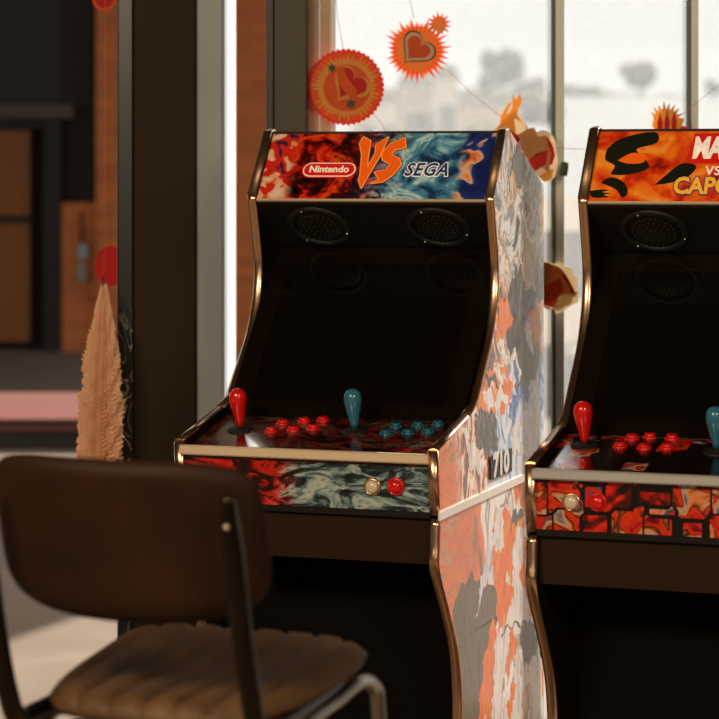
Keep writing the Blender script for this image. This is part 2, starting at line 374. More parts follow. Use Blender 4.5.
# ---------------------------------------------------------------- outside: the dark brick outbuilding across the yard
BD = 20.5
def bx(px, d=BD): return (px - CX) / F * d
def bz(py, d=BD): return HC - (py - CY) / F * d
t = NT('orange_brickwork'); co = t.coord(); v = t.mapp(co, (1, 1, 1), (0, 0, 0), (R(90), 0, 0))
bk = t.n('ShaderNodeTexBrick'); t.l(v, bk.inputs['Vector']); bk.inputs['Scale'].default_value = 1
bk.inputs['Brick Width'].default_value = .225; bk.inputs['Row Height'].default_value = .078; bk.inputs['Mortar Size'].default_value = .009
bk.inputs['Color1'].default_value = lin((222, 116, 50)); bk.inputs['Color2'].default_value = lin((180, 76, 34)); bk.inputs['Mortar'].default_value = lin((170, 120, 84))
c = t.mix(t.math('MULTIPLY', t.noise(co, 2, 5), .6), bk.outputs['Color'], lin((230, 146, 80))); M_brick = t.base(c, .85)
t = NT('dark_corrugated_steel'); wv = t.n('ShaderNodeTexWave'); t.l(t.coord(), wv.inputs[0]); wv.inputs['Scale'].default_value = 5; M_corr = t.base(t.mix(wv.outputs['Fac'], lin((24, 17, 8)), lin((52, 40, 22))), .6)
M_dkwood = plain('dark_stained_timber', (34, 24, 14), .7, var=.3, scale=4)
t = NT('brown_door_boards'); M_bdoor = t.base(t.mix(t.noise(t.mapp(t.coord(), (4, 1, .4)), 5), lin((126, 68, 14)), lin((158, 90, 20))), .6)
bld = empty('brick_outbuilding', (0, BD, 0)); tag(bld, 'dark outbuilding with orange brick pier and brown door across the yard', 'building')
def bb(name, px0, px1, py0, py1, dy0, dy1, mat, parent=bld, z0=None):
    z = bz(py1) if z0 is None else z0
    return MB().box((bx(px0), dy0, z), (bx(px1), dy1, bz(py0))).build(name, mat, parent)
bb('brick_wall', 96, 288, -260, 350, 0, 4.6, M_brick, z0=-.02)
bb('brick_wall', 60, 95.5, 203, 350, .12, 4.6, M_brick, z0=-.02)
bb('back_wall', -700, 60, 104, 350, .5, 4.6, M_dkwood, z0=-.02)
bb('steel_cladding', -700, 56, -260, 103, .35, 4.6, M_corr)
bb('post', 57, 95.5, -260, 202, .3, 4.6, M_dkwood)
bb('lintel', -700, 72, 104, 118, .1, .34, plain('grey_brown_beam', (88, 76, 60), .7))
bb('door_frame', 42, 59, 119, 350, .1, .49, M_dkwood, z0=-.02)
bb('door_frame', -60, 41.5, 119, 129, .2, .49, M_dkwood)
d_ = bb('door', -40, 26, 130, 344, .25, .49, M_bdoor)
MB().box((bx(-40), .23, bz(224)), (bx(26), .249, bz(216))).build('door_rail', M_dkwood, d_)
ro = MB(); ro.box((-12, -.9, bz(-285)), (bx(300), 5.4, bz(-262))); ro.build('roof', M_corr, bld)
bbx = empty('junction_box', (bx(81), BD + .02, bz(262))); tag(bbx, 'small pale utility box fixed to the low brick wall', 'utility box')
MB().box((-.03, 0, .02), (.05, .095, .15)).build('casing', M_galv, bbx, .01)
MB().box((-.04, .0, -.17), (.04, .095, .0)).build('casing', plain('faded_grey_plastic', (150, 134, 112), .6), bbx, .01)
MB().tube([(.0, .05, .15), (.0, .05, .42)], .012).build('conduit', M_dkwood, bbx)

cn = empty('shade_canopy', (0, 12.3, 4.5)); tag(cn, 'unseen dark canopy added to shade the yard beyond the doorway', 'canopy')  # out of view, added to cast shade on the yard ground
MB().prism([(2.6, 0), (5.4, 6.9), (5.4, 7.2), (-16, 7.2), (-16, 0)], 0, .12).build('shade_deck', M_corr, cn)
MB().prism([(.2, 9.7), (6.5, 9.7), (6.5, 15.6), (.2, 15.6)], 0, .12).build('shade_deck', M_corr, cn)
MB().box((5.3, 6.6, .0), (5.45, 10.0, .1)).build('shade_beam', M_corr, cn)
for px_, py_ in ((6.2, 15.3), (-14, .4), (-14, 6.6), (-6, .4), (5.1, 6.9)): MB().box((px_ - .06, py_ - .06, -4.52), (px_ + .06, py_ + .06, -.001)).build('post', M_dkwood, cn)

# low carpeted platform in the yard
t = NT('faded_red_carpet'); M_carp = t.base(t.mix(t.noise(t.coord(), 18, 4), lin((104, 40, 28)), lin((150, 82, 66))), .9)
pf = empty('low_platform', (-2.3, 13.55, -.02)); tag(pf, 'low dark timber platform with faded red carpet top in the yard', 'platform')
MB().box((-3, 0, 0), (1.7, 1.6, .15)).build('timber_base', M_dkwood, pf, .01)
MB().box((-3, .0, .151), (1.7, 1.6, .165)).build('carpet', M_carp, pf)
MB().box((-3, -.02, .1), (1.7, -.001, .13)).build('edge_batten', plain('red_brown_batten', (92, 44, 26), .5), pf)

# far landscape through the window
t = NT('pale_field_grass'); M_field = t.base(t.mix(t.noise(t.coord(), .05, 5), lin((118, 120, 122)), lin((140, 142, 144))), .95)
mb = MB()
def hill(u, v):
    x = -170 + 400 * u; y = 120 + 330 * v
    h = 1.0 + (11.5 + 2.2 * math.sin(x * .013 + 2.1) + .5 * math.sin(x * .05)) * (v ** 1.1 if v < .7 else .7 ** 1.1 + (v-.7)*.1) / .72
    return Vector((x, y, h - 1.3))
mb.grid(hill, 50, 20); struct(mb.build('hillside', M_field))
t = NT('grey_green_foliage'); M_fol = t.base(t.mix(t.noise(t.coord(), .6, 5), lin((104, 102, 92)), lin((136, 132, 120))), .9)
M_trunk = plain('bark', (80, 72, 60), .9)
def blob_tree(px, py, d, wpx, hpx, basepy, label, name='tree', cat='tree', trunk=True):
    c = P(px, py, d); root = empty(name, (c.x, d, P(px, basepy, d).z)); rz = c.z - root.location.z
    tag(root, label, cat)
    rx = wpx / 2 / F * d; rv = hpx / 2 / F * d; rnd = random.Random(int(px * 7))
    mb = MB()
    for k in range(26):
        a = rnd.uniform(0, 6.28); q = rnd.random() ** .5; e = rnd.uniform(-1, 1)
        o = Vector((math.cos(a) * q * rx * .75, math.sin(a) * q * rx * .6, rz + e * rv * .7 * (1 - .3 * q)))
        bmesh.ops.create_icosphere(mb.bm, subdivisions=2, radius=rx * rnd.uniform(.22, .42), matrix=Matrix.Translation(o))
    for vtx in mb.bm.verts: vtx.co += Vector((rnd.uniform(-1, 1), rnd.uniform(-1, 1), rnd.uniform(-1, 1))) * rx * .05
    mb.build('crown', M_fol, root)
    if trunk:
        MB().tube([(0, 0, -.5), (0, 0, rz * .5), (0, 0, rz)], [rx*.09, rx*.07, rx*.04], 8).build('trunk', M_trunk, root)
blob_tree(640, 76, 340, 40, 28, 97, 'lone round tree on the far hill, right of the middle window bar')
blob_tree(503, 68, 260, 46, 44, 104, 'largest grey tree on the skyline, behind the houses')
blob_tree(487, 86, 255, 26, 30, 106, 'smaller round tree just left of the largest skyline tree')
blob_tree(530, 92, 250, 46, 26, 110, 'low bushy tree between the largest skyline tree and window bar')
blob_tree(712, 88, 300, 20, 18, 99, 'small tree at the right edge of the view, behind the window')
def hedge(px0, px1, pya, pyb, d, h, label):
    mb = MB(); rnd = random.Random(int(px0)); n = 60
    a, b = P(px0, pya, d), P(px1, pyb, d)
    for k in range(n):
        p = a.lerp(b, k / (n - 1)) + Vector((0, rnd.uniform(-1, 1), rnd.uniform(-.15, .15) * h - h * .4))
        bmesh.ops.create_icosphere(mb.bm, subdivisions=1, radius=h * rnd.uniform(.45, .7), matrix=Matrix.Translation(p))
    return tag(mb.build('hedge', M_fol), label, 'hedge')
hedge(565, 690, 93, 99, 330, 1.7, 'long dark hedgerow along the far hill top under the lone tree')
hedge(560, 600, 88, 92, 325, 2.2, 'taller rounded hedge beside the middle window bar')
hedge(455, 552, 97, 100, 235, 2.4, 'dark hedge behind the houses, left of the middle window bar')
M_house = plain('pale_render', (216, 206, 192), .8, var=.03); M_house2 = plain('beige_render', (196, 176, 156), .8, var=.04); M_roof = plain('grey_roof', (150, 146, 140), .8)
M_hwin = plain('house_window_glass', (120, 122, 122), .3)
def house(px0, px1, pyt, d, depth, mat, label, wins):
    a, b = P(px0, pyt, d), P(px1, pyt, d); root = empty('house', (a.x, d, 0)); tag(root, label, 'house')
    W_ = b.x - a.x; H = a.z
    MB().box((0, 0, -.2), (W_, depth, H)).build('wall', mat, root)
    MB().prism([(-.1, H + .001), (W_ + .1, H + .001), (W_ - W_*.12, H + .55), (W_*.12, H + .55)], 0, depth, frame((0, 0, 0), (1,0,0), (0,0,1), (0,1,0))).build('roof', M_roof, root)
    for fx in wins: MB().box((W_*fx, -.04, H*.45), (W_*fx + .5, -.001, H*.8)).build('window', M_hwin, root)
house(399, 432, 88, 75, 6, M_house2, 'beige house seen directly below the fringed heart ornament', (.2, .6))
house(434, 458, 80, 88, 6, M_house, 'white narrow house right of the beige house', (.3,))
house(352, 397, 104, 84, 5, M_house, 'low pale house behind the round heart ornament', (.2, .7))
house(460, 520, 108, 95, 6, M_house2, 'low long beige house left of the middle window bar', (.1, .4, .75))
# pale boundary wall outside
M_bw = plain('pale_concrete_wall', (176, 172, 166), .85, var=.05, scale=2)
tag(MB().box((-1.2, 30, -.02), (14, 30.25, .75)).build('boundary_wall', M_bw), 'low pale concrete wall across the yard, seen through the window', 'wall')

# ================================================================ ARCADE MACHINES
W = .62; D0 = 5.33; TH = R(19.05); XR = .1691
def prof(px, py, d0=D0, th=TH, xr=XR):
    a = (px - CX) / F; s = (a * d0 - xr) / (math.sin(th) - a * math.cos(th)); d = d0 + s * math.cos(th)
    return (s, HC - (py - CY) / F * d)
up_f = [prof(*p) for p in [(506,130.5),(493.5,196)]]
curve = [prof(*p) for p in [(493.5,196),(496.6,235),(498.6,268),(497.5,300),(493,335),(486,366),(476.6,405)]]
I_ = prof(469, 417); J_ = prof(437.6, 451); K_ = prof(439.5, 516)
low = [prof(*p) for p in [(439.5,519),(439,545),(439,568),(448,605),(457,644),(461,683),(461.5,719)]]
T2 = prof(509, 129); BK = prof(543.8, 186)
SB = BK[0]
upcurve = [(v.x, v.y) for v in smooth_path([(a, b, 0) for a, b in curve], 5)]
lowcurve = [(v.x, v.y) for v in smooth_path([(a, b, 0) for a, b in low], 4)] + [(low[-1][0], .03)]
upper_poly = [up_f[0]] + upcurve + [I_, J_, K_, (SB, K_[1]), (SB, BK[1]), T2]
ZS = K_[1]; ZL = low[0][1]
M_side = art_side()
lower_poly = [(lowcurve[0][0], ZL)] + lowcurve[1:] + [(SB, .03), (SB, ZL)]
YZ = lambda x0: frame((x0, 0, 0), (0, 1, 0), (0, 0, 1), (1, 0, 0))      # polygon (y,z) extruded along +x
TK = .02
def smooth_poly(pts, n=4):
    m = len(pts); out = []
    for i in range(m):
        p0, p1, p2, p3 = [Vector((*pts[(i + k) % m], 0)) for k in (-1, 0, 1, 2)]
        for k in range(n):
            q = k / n; v = .5 * ((2*p1) + (p2-p0)*q + (2*p0-5*p1+4*p2-p3)*q*q + (3*p1-p0-3*p2+p3)*q**3); out.append((v.x, v.y))
    return out
def rough(pts, k):
    out = []
    for i, (a, b) in enumerate(pts):
        out.append((a + .007*math.sin(b*95 + k*2.1) + .004*math.sin(b*230 + a*140 + k) + .002*math.sin(b*610 + k*3), b + .009*math.sin(a*80 + k*1.7) + .005*math.sin(a*190 + b*170 + k*2)))
    return out
def pg(ox, oy, k, pts): return [prof(ox + a / k, oy + b / k) for a, b in pts]
INK = {2: (244, 240, 236), 3: (240, 108, 4), 4: (50, 40, 32), 5: (112, 96, 76), 6: (84, 112, 168), 7: (206, 216, 232), 8: (204, 150, 108)}
def ink(rgb, rgb2):
    t = NT('side_print_ink'); co = t.coord(); n = t.noise(t.mapp(co, (1, 1.6, .35)), 26, 4, .6, 1.2); t.b.inputs['Specular IOR Level'].default_value = .2
    return t.base(t.ramp(n, [(.40, lin(rgb2)), (.50, lin(rgb)), (.62, lin(rgb)), (.68, lin(rgb2))]), .18)
INK2 = {2: (206, 196, 188), 3: (250, 150, 40), 4: (120, 104, 90), 5: (92, 80, 66), 6: (150, 176, 222), 7: (250, 250, 252), 8: (240, 220, 200)}
M_ink = [ink(INK[k], INK2[k]) for k in sorted(INK)]
LOWER_SHAPES = [(5, pg(420,500,3.28,[(150,262),(200,270),(300,330),(240,440),(205,600),(195,719),(150,719),(128,480),(105,380)])),  # first shape paints in the grey reflection on the lower front
 (3, pg(420,500,3.28,[(240,60),(258,30),(300,50),(310,120),(302,330),(262,450),(250,330),(240,200)])),
 (3, pg(420,500,3.28,[(236,400),(220,480),(200,600),(194,719),(214,719),(235,560),(250,430)])),
 (7, pg(420,500,3.28,[(243,120),(236,180),(186,375),(196,300),(225,150)])),
 (2, pg(420,500,3.28,[(245,45),(264,36),(276,80),(266,160),(250,172),(243,120)])),
 (5, pg(420,500,3.28,[(298,60),(318,30),(338,50),(330,90),(312,120),(300,100)])),
 (3, pg(420,500,3.28,[(300,90),(325,70),(345,100),(345,280),(330,310),(300,320),(310,180)])),
 (2, pg(420,500,3.28,[(316,100),(334,80),(346,92),(336,180),(328,250),(346,300),(362,390),(352,430),(330,520),(312,440),(292,500),(272,580),(256,660),(238,719),(242,560),(248,470),(282,390),(302,330),(304,250),(303,160)])),
 (5, pg(420,500,3.28,[(262,440),(300,408),(345,402),(372,420),(350,412),(302,418)])),
 (5, pg(420,500,3.28,[(330,420),(372,410),(384,500),(352,540),(334,500)])),
 (3, pg(420,500,3.28,[(305,420),(318,470),(298,540),(288,600),(284,540),(292,470)])),
 (2, pg(420,500,3.28,[(318,500),(330,560),(345,545),(384,518),(394,620),(408,719),(244,719),(262,640),(292,640),(308,570)])),
 (3, pg(420,500,3.28,[(300,600),(312,640),(300,700),(290,719),(284,680),(292,640)])),
 (8, pg(420,500,3.28,[(345,600),(362,640),(356,700),(340,719),(334,660)])),
 (3, pg(420,500,3.28,[(278,245),(296,255),(292,295),(276,290)])), (2, pg(420,500,3.28,[(282,250),(293,258),(290,285),(280,282)]))]
UPPER_SHAPES = [(4, pg(440,310,5.13,[(350,60),(400,8),(442,40),(430,100),(362,222),(342,180),(335,120)])),
 (5, pg(440,310,5.13,[(400,190),(450,90),(503,160),(503,300),(450,400),(402,440),(380,380),(402,300)])),
 (3, pg(440,310,5.13,[(290,20),(345,0),(350,50),(320,110),(300,160),(285,120)])),
 (2, pg(440,310,5.13,[(302,110),(316,120),(346,230),(340,260),(318,240),(304,170)])),
 (2, pg(440,310,5.13,[(370,210),(396,236),(412,330),(384,400),(356,370),(362,280)])),
 (6, pg(440,310,5.13,[(384,250),(400,280),(402,340),(388,370),(378,320)])),
 (2, pg(440,310,5.13,[(450,80),(470,130),(480,210),(460,200),(436,130)])),
 (3, pg(440,310,5.13,[(460,0),(505,0),(508,120),(486,190),(472,120)])),
 (3, pg(440,310,5.13,[(250,330),(275,280),(330,290),(368,350),(366,420),(345,500),(300,530),(225,520),(205,460),(215,400)])),
 (4, pg(440,310,5.13,[(238,352),(262,330),(300,370),(318,400),(292,400),(262,376)])),
 (2, pg(440,310,5.13,[(222,430),(250,388),(292,396),(330,412),(348,450),(316,490),(270,512),(226,494)])),
 (3, pg(440,310,5.13,[(262,405),(285,402),(300,440),(282,452),(266,430)])),
 (2, pg(440,310,5.13,[(270,290),(300,300),(345,360),(338,380),(300,350),(275,320)])),
 (6, pg(440,310,5.13,[(356,540),(374,450),(412,390),(440,400),(402,480),(382,590)])),
 (4, pg(440,310,5.13,[(184,524),(240,528),(288,560),(288,700),(240,740),(200,700),(182,600)])),
 (2, pg(440,310,5.13,[(368,719),(380,600),(420,520),(480,410),(503,500),(498,719)])),
 (7, pg(440,310,5.13,[(420,560),(470,450),(490,480),(450,620),(430,719),(412,700)])),
  (2, pg(420,320,3.27,[(148,345),(162,390),(188,440),(214,480),(206,494),(170,488),(152,430)])),
  (5, pg(420,120,3.27,[(318,80),(342,118),(338,200),(308,232),(300,150)])),
  (2, pg(420,120,3.27,[(345,300),(352,350),(368,390),(384,320),(390,400),(376,440),(352,430),(340,360)])),
 (4, pg(420,120,3.27,[(278,600),(300,540),(326,480),(336,540),(362,530),(378,560),(366,620),(330,660),(296,640)])),
 (8, pg(420,120,3.27,[(340,410),(372,400),(378,470),(362,540),(346,560),(334,500)])),
 (3, pg(420,120,3.27,[(258,600),(278,580),(300,640),(286,700),(258,690)])),
   (8, pg(420,120,3.27,[(292,180),(304,170),(310,230),(298,260)]))]
def side_mesh(poly, right):
    mb = MB(); x0 = W/2 - TK if right else -W/2
    mb.prism(poly, 0, TK, YZ(x0)); mb.bm.faces.ensure_lookup_table()
    mb.bm.faces[0].material_index = 0 if right else 1   # z0 cap (inner for right)
    mb.bm.faces[1].material_index = 1 if right else 0
    for k, (ink, pts) in enumerate(UPPER_SHAPES if poly is upper_poly else LOWER_SHAPES):
        mb.mi = ink; e = .0001 + .00003 * k
        pts = [(min(a, SB - .004), (min(b, ZS - .012) if poly is lower_poly else max(b, ZS + .012))) for a, b in rough(smooth_poly(pts, 9), k)]
        if right: mb.prism(pts, -.0001, e, YZ(W/2))
        else: mb.prism(pts, -e, .0001, YZ(-W/2))
    return mb
def mold_mesh(path, right, w=TK + .003, h=.006):
    mb = MB(); xc = W/2 - TK/2 if right else -W/2 + TK/2; rings = []
    for i, p in enumerate(path):
        a = Vector(path[max(i-1, 0)]); b = Vector(path[min(i+1, len(path)-1)]); t_ = (b - a).normalized(); nrm = Vector((t_.y, -t_.x))
        if nrm.x > 0 and abs(nrm.x) > .02: nrm = -nrm
        ring = []
        for k in range(9):
            an = math.pi * k / 8; off = nrm * (h * math.sin(an) - .0005)
            ring.append(mb.bm.verts.new((xc - w/2 * math.cos(an), p[0] + off.x, p[1] + off.y)))
        rings.append(ring)
    for A, B in zip(rings, rings[1:]):
        for k in range(8): mb.face([A[k], A[k+1], B[k+1], B[k]], smooth=True)
        mb.face([A[8], A[0], B[0], B[8]])
    mb.face(rings[0][::-1]); mb.face(rings[-1])
    return mb

def make_machine(loc, rz, cfg):
    root = empty('arcade_machine', loc, rz); tag(root, cfg['label'], 'arcade machine', 'upright arcade machines')
    wi = W/2 - TK - .0005
    for right in (True, False):
        side_mesh(upper_poly, right).build('side_panel', [M_black, M_side] + M_ink, root)
        side_mesh(lower_poly, right).build('lower_side_panel', [M_black, M_side] + M_ink, root)
        mold_mesh([T2, up_f[0], ((up_f[0][0]*3+up_f[1][0])/4, (up_f[0][1]*3+up_f[1][1])/4), up_f[1]], right, h=.004).build('edge_trim', M_mold_dark, root)
        mold_mesh(upcurve + [I_], right).build('edge_trim', M_mold, root)
        mold_mesh([I_, ((I_[0]+J_[0])/2, (I_[1]+J_[1])/2), J_], right).build('edge_trim', M_mold, root)
        mold_mesh([(J_[0]-.002, J_[1]), ((J_[0]+K_[0])/2-.002, (J_[1]+K_[1])/2), (K_[0]-.002, K_[1]+.002)], right, w=TK+.006, h=.009).build('edge_trim', M_mold, root)
        mold_mesh([(p[0], p[1] - .004) for p in lowcurve], right, w=TK+.005, h=.008).build('edge_trim', M_mold, root)
        x0 = W/2 + .0001 if right else -W/2 - .0041
        MB().box((x0, .006, ZS - .009), (x0 + .004, SB - .002, ZS + .009)).build('seam_strip', M_white, root)
    # marquee
    a = Vector((0, up_f[1][0] + .008, up_f[1][1] - .009)); b = Vector((0, up_f[0][0] + .012, up_f[0][1] - .006)); vdir = (b - a).normalized(); H = (b - a).length
    n = Vector((1, 0, 0)).cross(vdir)
    Mm = frame(a, (1, 0, 0), vdir, n)
    mq = MB().box((-wi, 0, -.012), (wi, H, 0), Mm).build('marquee', cfg['marquee'], root)
    MB().box((-wi, -.006, -.014), (wi, -.0005, .002), Mm).build('marquee_strip', M_bar, root)
    cfg['letters'](mq, Mm, H)
    # roof and back
    MB().box((-wi, up_f[0][0] + .014, T2[1] - .02), (wi, T2[0] + .02, T2[1] - .004)).build('top_board', M_black, root)
    q0, q1 = Vector((T2[0] + .02, T2[1] - .02)), Vector((SB - .01, BK[1] - .012))
    mb = MB(); mb.prism([(q0.x, q0.y - .012), (q0.x, q0.y + .012), (q1.x, q1.y + .01), (q1.x, q1.y - .014)], -wi, wi, YZ(0)); mb.build('roof_board', M_black, root)
    MB().box((-wi, SB - .02, .03), (wi, SB - .004, BK[1] - .03)).build('back_board', M_black, root)
    # speaker panel
    s0 = Vector((0, up_f[1][0] + .002, up_f[1][1] - .022)); s1 = Vector((0, .59, 1.35)); vd = (s1 - s0).normalized(); L = (s1 - s0).length
    ns = vd.cross(Vector((1, 0, 0))); 
    if ns.z > 0: ns = -ns
    Ms = frame(s0, (1, 0, 0), vd, ns)
    MB().box((-wi, 0, -.012), (wi, L, 0), Ms).build('speaker_panel', M_inner, root)
    for sx in cfg['spk']:
        cM = Ms @ Matrix.Translation((sx, L * .5, 0))
        sp = MB().lathe([(.079, 0), (.080, .003), (.076, .007), (.066, .008), (.063, .004), (.063, .001)], cM, 40).build('speaker', M_dgrey, root)
        mb = MB(); mb.lathe([(.0625, .0005), (.05, .006), (.03, .009), (0, .010)], cM, 32)
        for k, (rr, nn_) in enumerate(((.012, 6), (.024, 12), (.036, 18), (.048, 24))):
            for j in range(nn_):
                an = 2*math.pi*j/nn_
                h_ = .010 - (rr/.0625)**2*.006
                mb.lathe([(.0034, h_ - .001), (.0026, h_ + .0022), (0, h_ + .0026)], cM @ Matrix.Translation((rr*math.cos(an), rr*math.sin(an), 0)), 6)
        mb.build('grille', M_black, sp)
        for an in (20, 130, 250):
            MB().lathe([(.0028, .006), (.0024, .0095), (0, .010)], cM @ Matrix.Translation((.0712*math.cos(R(an)), .0712*math.sin(R(an)), 0)), 8).build('screw', M_screw, sp)
    # screen behind glossy glass
    g0 = Vector((0, I_[0] + .012, .962)); g1 = Vector((0, s1.y - .002, s1.z - .003)); gd = (g1 - g0).normalized(); GL = (g1 - g0).length
    ng = Vector((1, 0, 0)).cross(gd)
    Mg = frame(g0, (1, 0, 0), gd, ng)
    MB().box((-wi, 0, -.01), (wi, GL, 0), Mg).build('screen', M_gloss, root)
    mb = MB(); e = .0022
    for bxs in (((-wi, 0, 0), (-wi + .05, GL, e)), ((wi - .05, 0, 0), (wi, GL, e)), ((-wi + .05, GL - .05, 0), (wi - .05, GL, e)), ((-wi + .05, 0, 0), (wi - .05, .045, e))): mb.box(*bxs, Mg)
    mb.build('screen_bezel', M_bezel, root, .0008)
    # control panel
    c0 = Vector((0, .006, J_[1] - .022)); c1 = Vector((0, I_[0] + .016, .962)); cd = (c1 - c0).normalized(); CL = (c1 - c0).length
    nc = Vector((1, 0, 0)).cross(cd); Mc = frame(c0, (1, 0, 0), cd, nc)
    cp = MB().box((-wi, 0, -.016), (wi, CL, 0), Mc).build('control_panel', cfg['top'], root)
    # rail along front edge
    rz_ = J_[1] - .018
    mb = MB(); rp = [(-.011, -.011), (-.0135, -.007), (-.0135, .006), (-.010, .011), (.004, .011), (.004, -.011)]
    mb.prism([(y_ - .002, z_ + rz_) for y_, z_ in rp], -wi - .004, wi + .004, YZ(0)); mb.build('front_rail', cfg['rail'], root, .0025)
    # front panel below the rail
    fz = ZS + .008
    MB().box((-wi, .010, fz), (wi, .022, rz_ - .012)).build('front_panel', cfg['front'], root)
    MB().box((-wi, .012, ZS - .006), (wi, .024, fz - .001)).build('seam_board', M_inner, root)
    MB().box((-wi, .03, low[2][1] + .004), (wi, .05, ZS - .007)).build('apron', M_apron, root)
    MB().box((-wi, .30, .03), (wi, .32, ZS - .02)).build('recess_board', M_recess, root)
    MB().box((-wi, .05, ZS - .02), (wi, .32, ZS - .008)).build('shelf', M_inner, root)
    MB().box((-W/2 + .002, low[-1][0] + .01, 0), (W/2 - .002, SB - .01, .029)).build('plinth', M_black, root)
    # picking points of the panels under given pixels
    Wm = Matrix.Translation(loc) @ Matrix.Rotation(rz, 4, 'Z')
    def pick(px, py, Mx):
        A = (Wm @ Mx).inverted(); o = A @ Vector((0, 0, HC)); dd = A.to_3x3() @ Vector(((px - CX) / F, 1, -(py - CY) / F))
        k = -o.z / dd.z; q = o + dd * k; return q.x, q.y
    # joysticks
    for (px, py, mat) in cfg['sticks']:
        x_, y_ = pick(px, py, Mc); B = Mc @ Matrix.Translation((x_, y_, 0))
        js = MB().lathe([(.0, .010), (.0085, .010), (.010, .022), (.0155, .046), (.0200, .068), (.0206, .078), (.0185, .090), (.011, .098), (0, .1005)], B, 24).build('joystick', mat, root)
        MB().lathe([(.030, 0.0005), (.030, .002), (.024, .0045), (.006, .006), (.005, .011)], B, 24).build('dust_washer', M_dgrey, js)
    # buttons
    for (px, py, mat, r) in cfg['buttons']:
        x_, y_ = pick(px, py, Mc); B = Mc @ Matrix.Translation((x_, y_, 0))
        bt = MB().lathe([(r, 0.0004), (r, .003), (r*.88, .0055), (r*.74, .0055), (r*.74, .003)], B, 24).build('button', mat, root)
        MB().lathe([(r*.72, .002), (r*.72, .0085), (r*.6, .011), (0, .0105)], B, 20).build('plunger', mat, bt)
    Mf = frame((0, .010, 0), (1, 0, 0), (0, 0, 1), (0, -1, 0))
    for (px, py, mat, rim) in cfg['fbuttons']:
        x_, y_ = pick(px, py, Mf); B = Mf @ Matrix.Translation((x_, y_, 0)); r = .020
        bt = MB().lathe([(r, 0.0004), (r, .004), (r*.88, .007), (r*.76, .007), (r*.76, .003)], B, 24).build('button', rim, root)
        MB().lathe([(r*.74, .002), (r*.74, .010), (r*.6, .014), (r*.3, .016), (0, .0165)], B, 20).build('plunger', mat, bt)
    return root, pick
M_mold_dark = NT('edge_trim_dark_reflection').base(lin((120, 96, 72)), .35, .8)  # same metal trim, with the dark ceiling reflection put into its colour
M_bezel = plain('black_satin_bezel', (20, 13, 5), .16, var=.1)

VS_V = [(0, 1), (.17, .92), (.20, .5), (.235, .35), (.33, .66), (.30, .83), (.52, 1.0), (.44, .62), (.27, .14), (.20, -.08), (.11, .10), (.12, .18), (.06, .62), (-.04, .86)]
VS_S = [(.86, .98), (.60, .86), (.46, .66), (.50, .52), (.68, .42), (.62, .30), (.40, .26), (.52, .10), (.36, .02), (.62, .06), (.80, .22), (.90, .42), (.84, .54), (.66, .62), (.70, .72), (.92, .78)]
def letters_cool(mq, Mm, H):
    # columns measured across the sign, in metres from its middle
    def X(px): return -W/2 + TK + (px - 266) / (488 - 266) * (W - 2*TK)
    def Y(py): return (197 - py) / (197 - 134.5) * H
    def sub(nm, mb, mat): return mb.build(nm, mat, mq)
    def rr(cx, cy, w_, h_, n=8):
        r = h_/2; pts = []
        for k in range(n + 1): a = -math.pi/2 + math.pi*k/n; pts.append((cx + w_/2 - r + r*math.cos(a), cy + r*math.sin(a)))
        for k in range(n + 1): a = math.pi/2 + math.pi*k/n; pts.append((cx - w_/2 + r + r*math.cos(a), cy + r*math.sin(a)))
        return pts
    cx, cy = X(331), Y(169.5); w_, h_ = X(358) - X(304), Y(162) - Y(177)
    sub('badge', MB().prism(rr(cx, cy, w_, h_), .0002, .0010, Mm), M_red_e)
    sub('badge_rim', MB().prism(rr(cx, cy, w_ - .006, h_ - .006), .0011, .0014, Mm), M_cream_e)
    sub('badge_face', MB().prism(rr(cx, cy, w_ - .011, h_ - .011), .0015, .0019, Mm), M_red_e)
    text_mesh('Nintendo', .0265, Mm @ Matrix.Translation((cx, cy + .0005, .0022)), M_cream_e, 'lettering', mq, 0, .0007, 1.0, .0002)
    x0, x1, y0, y1 = X(357), X(401), Y(187), Y(138)
    T = lambda pts: [(x0 + (x1 - x0) * p[0] / .92, y0 + (y1 - y0) * (p[1] + .08) / 1.08) for p in pts]
    mb = MB()
    for poly in (VS_V, VS_S):
        for q in offs(T(poly), .0045, 9): mb.prism(q, .0002, .0010, Mm)
    sub('lettering_outline', mb, M_navy_e)
    mb = MB()
    for poly in (VS_V, VS_S):
        for q in offs(T(poly), .0022, 9): mb.prism(q, .0011, .0014, Mm)
    sub('lettering_outline', mb, M_yel_e)
    mb = MB()
    for poly in (VS_V, VS_S): mb.prism(T(poly), .0015, .0021, Mm)
    sub('lettering', mb, M_or_e)
    c2 = (X(425.5), Y(169.8))
    text_mesh('SEGA', .052, Mm @ Matrix.Translation((c2[0], c2[1], .0006)), M_cream_e, 'lettering_outline', mq, .25, .0036, .84, .0003, 1.08)
    text_mesh('SEGA', .052, Mm @ Matrix.Translation((c2[0], c2[1], .0014)), M_navy_e, 'lettering', mq, .25, .0012, .84, .0002, 1.08)
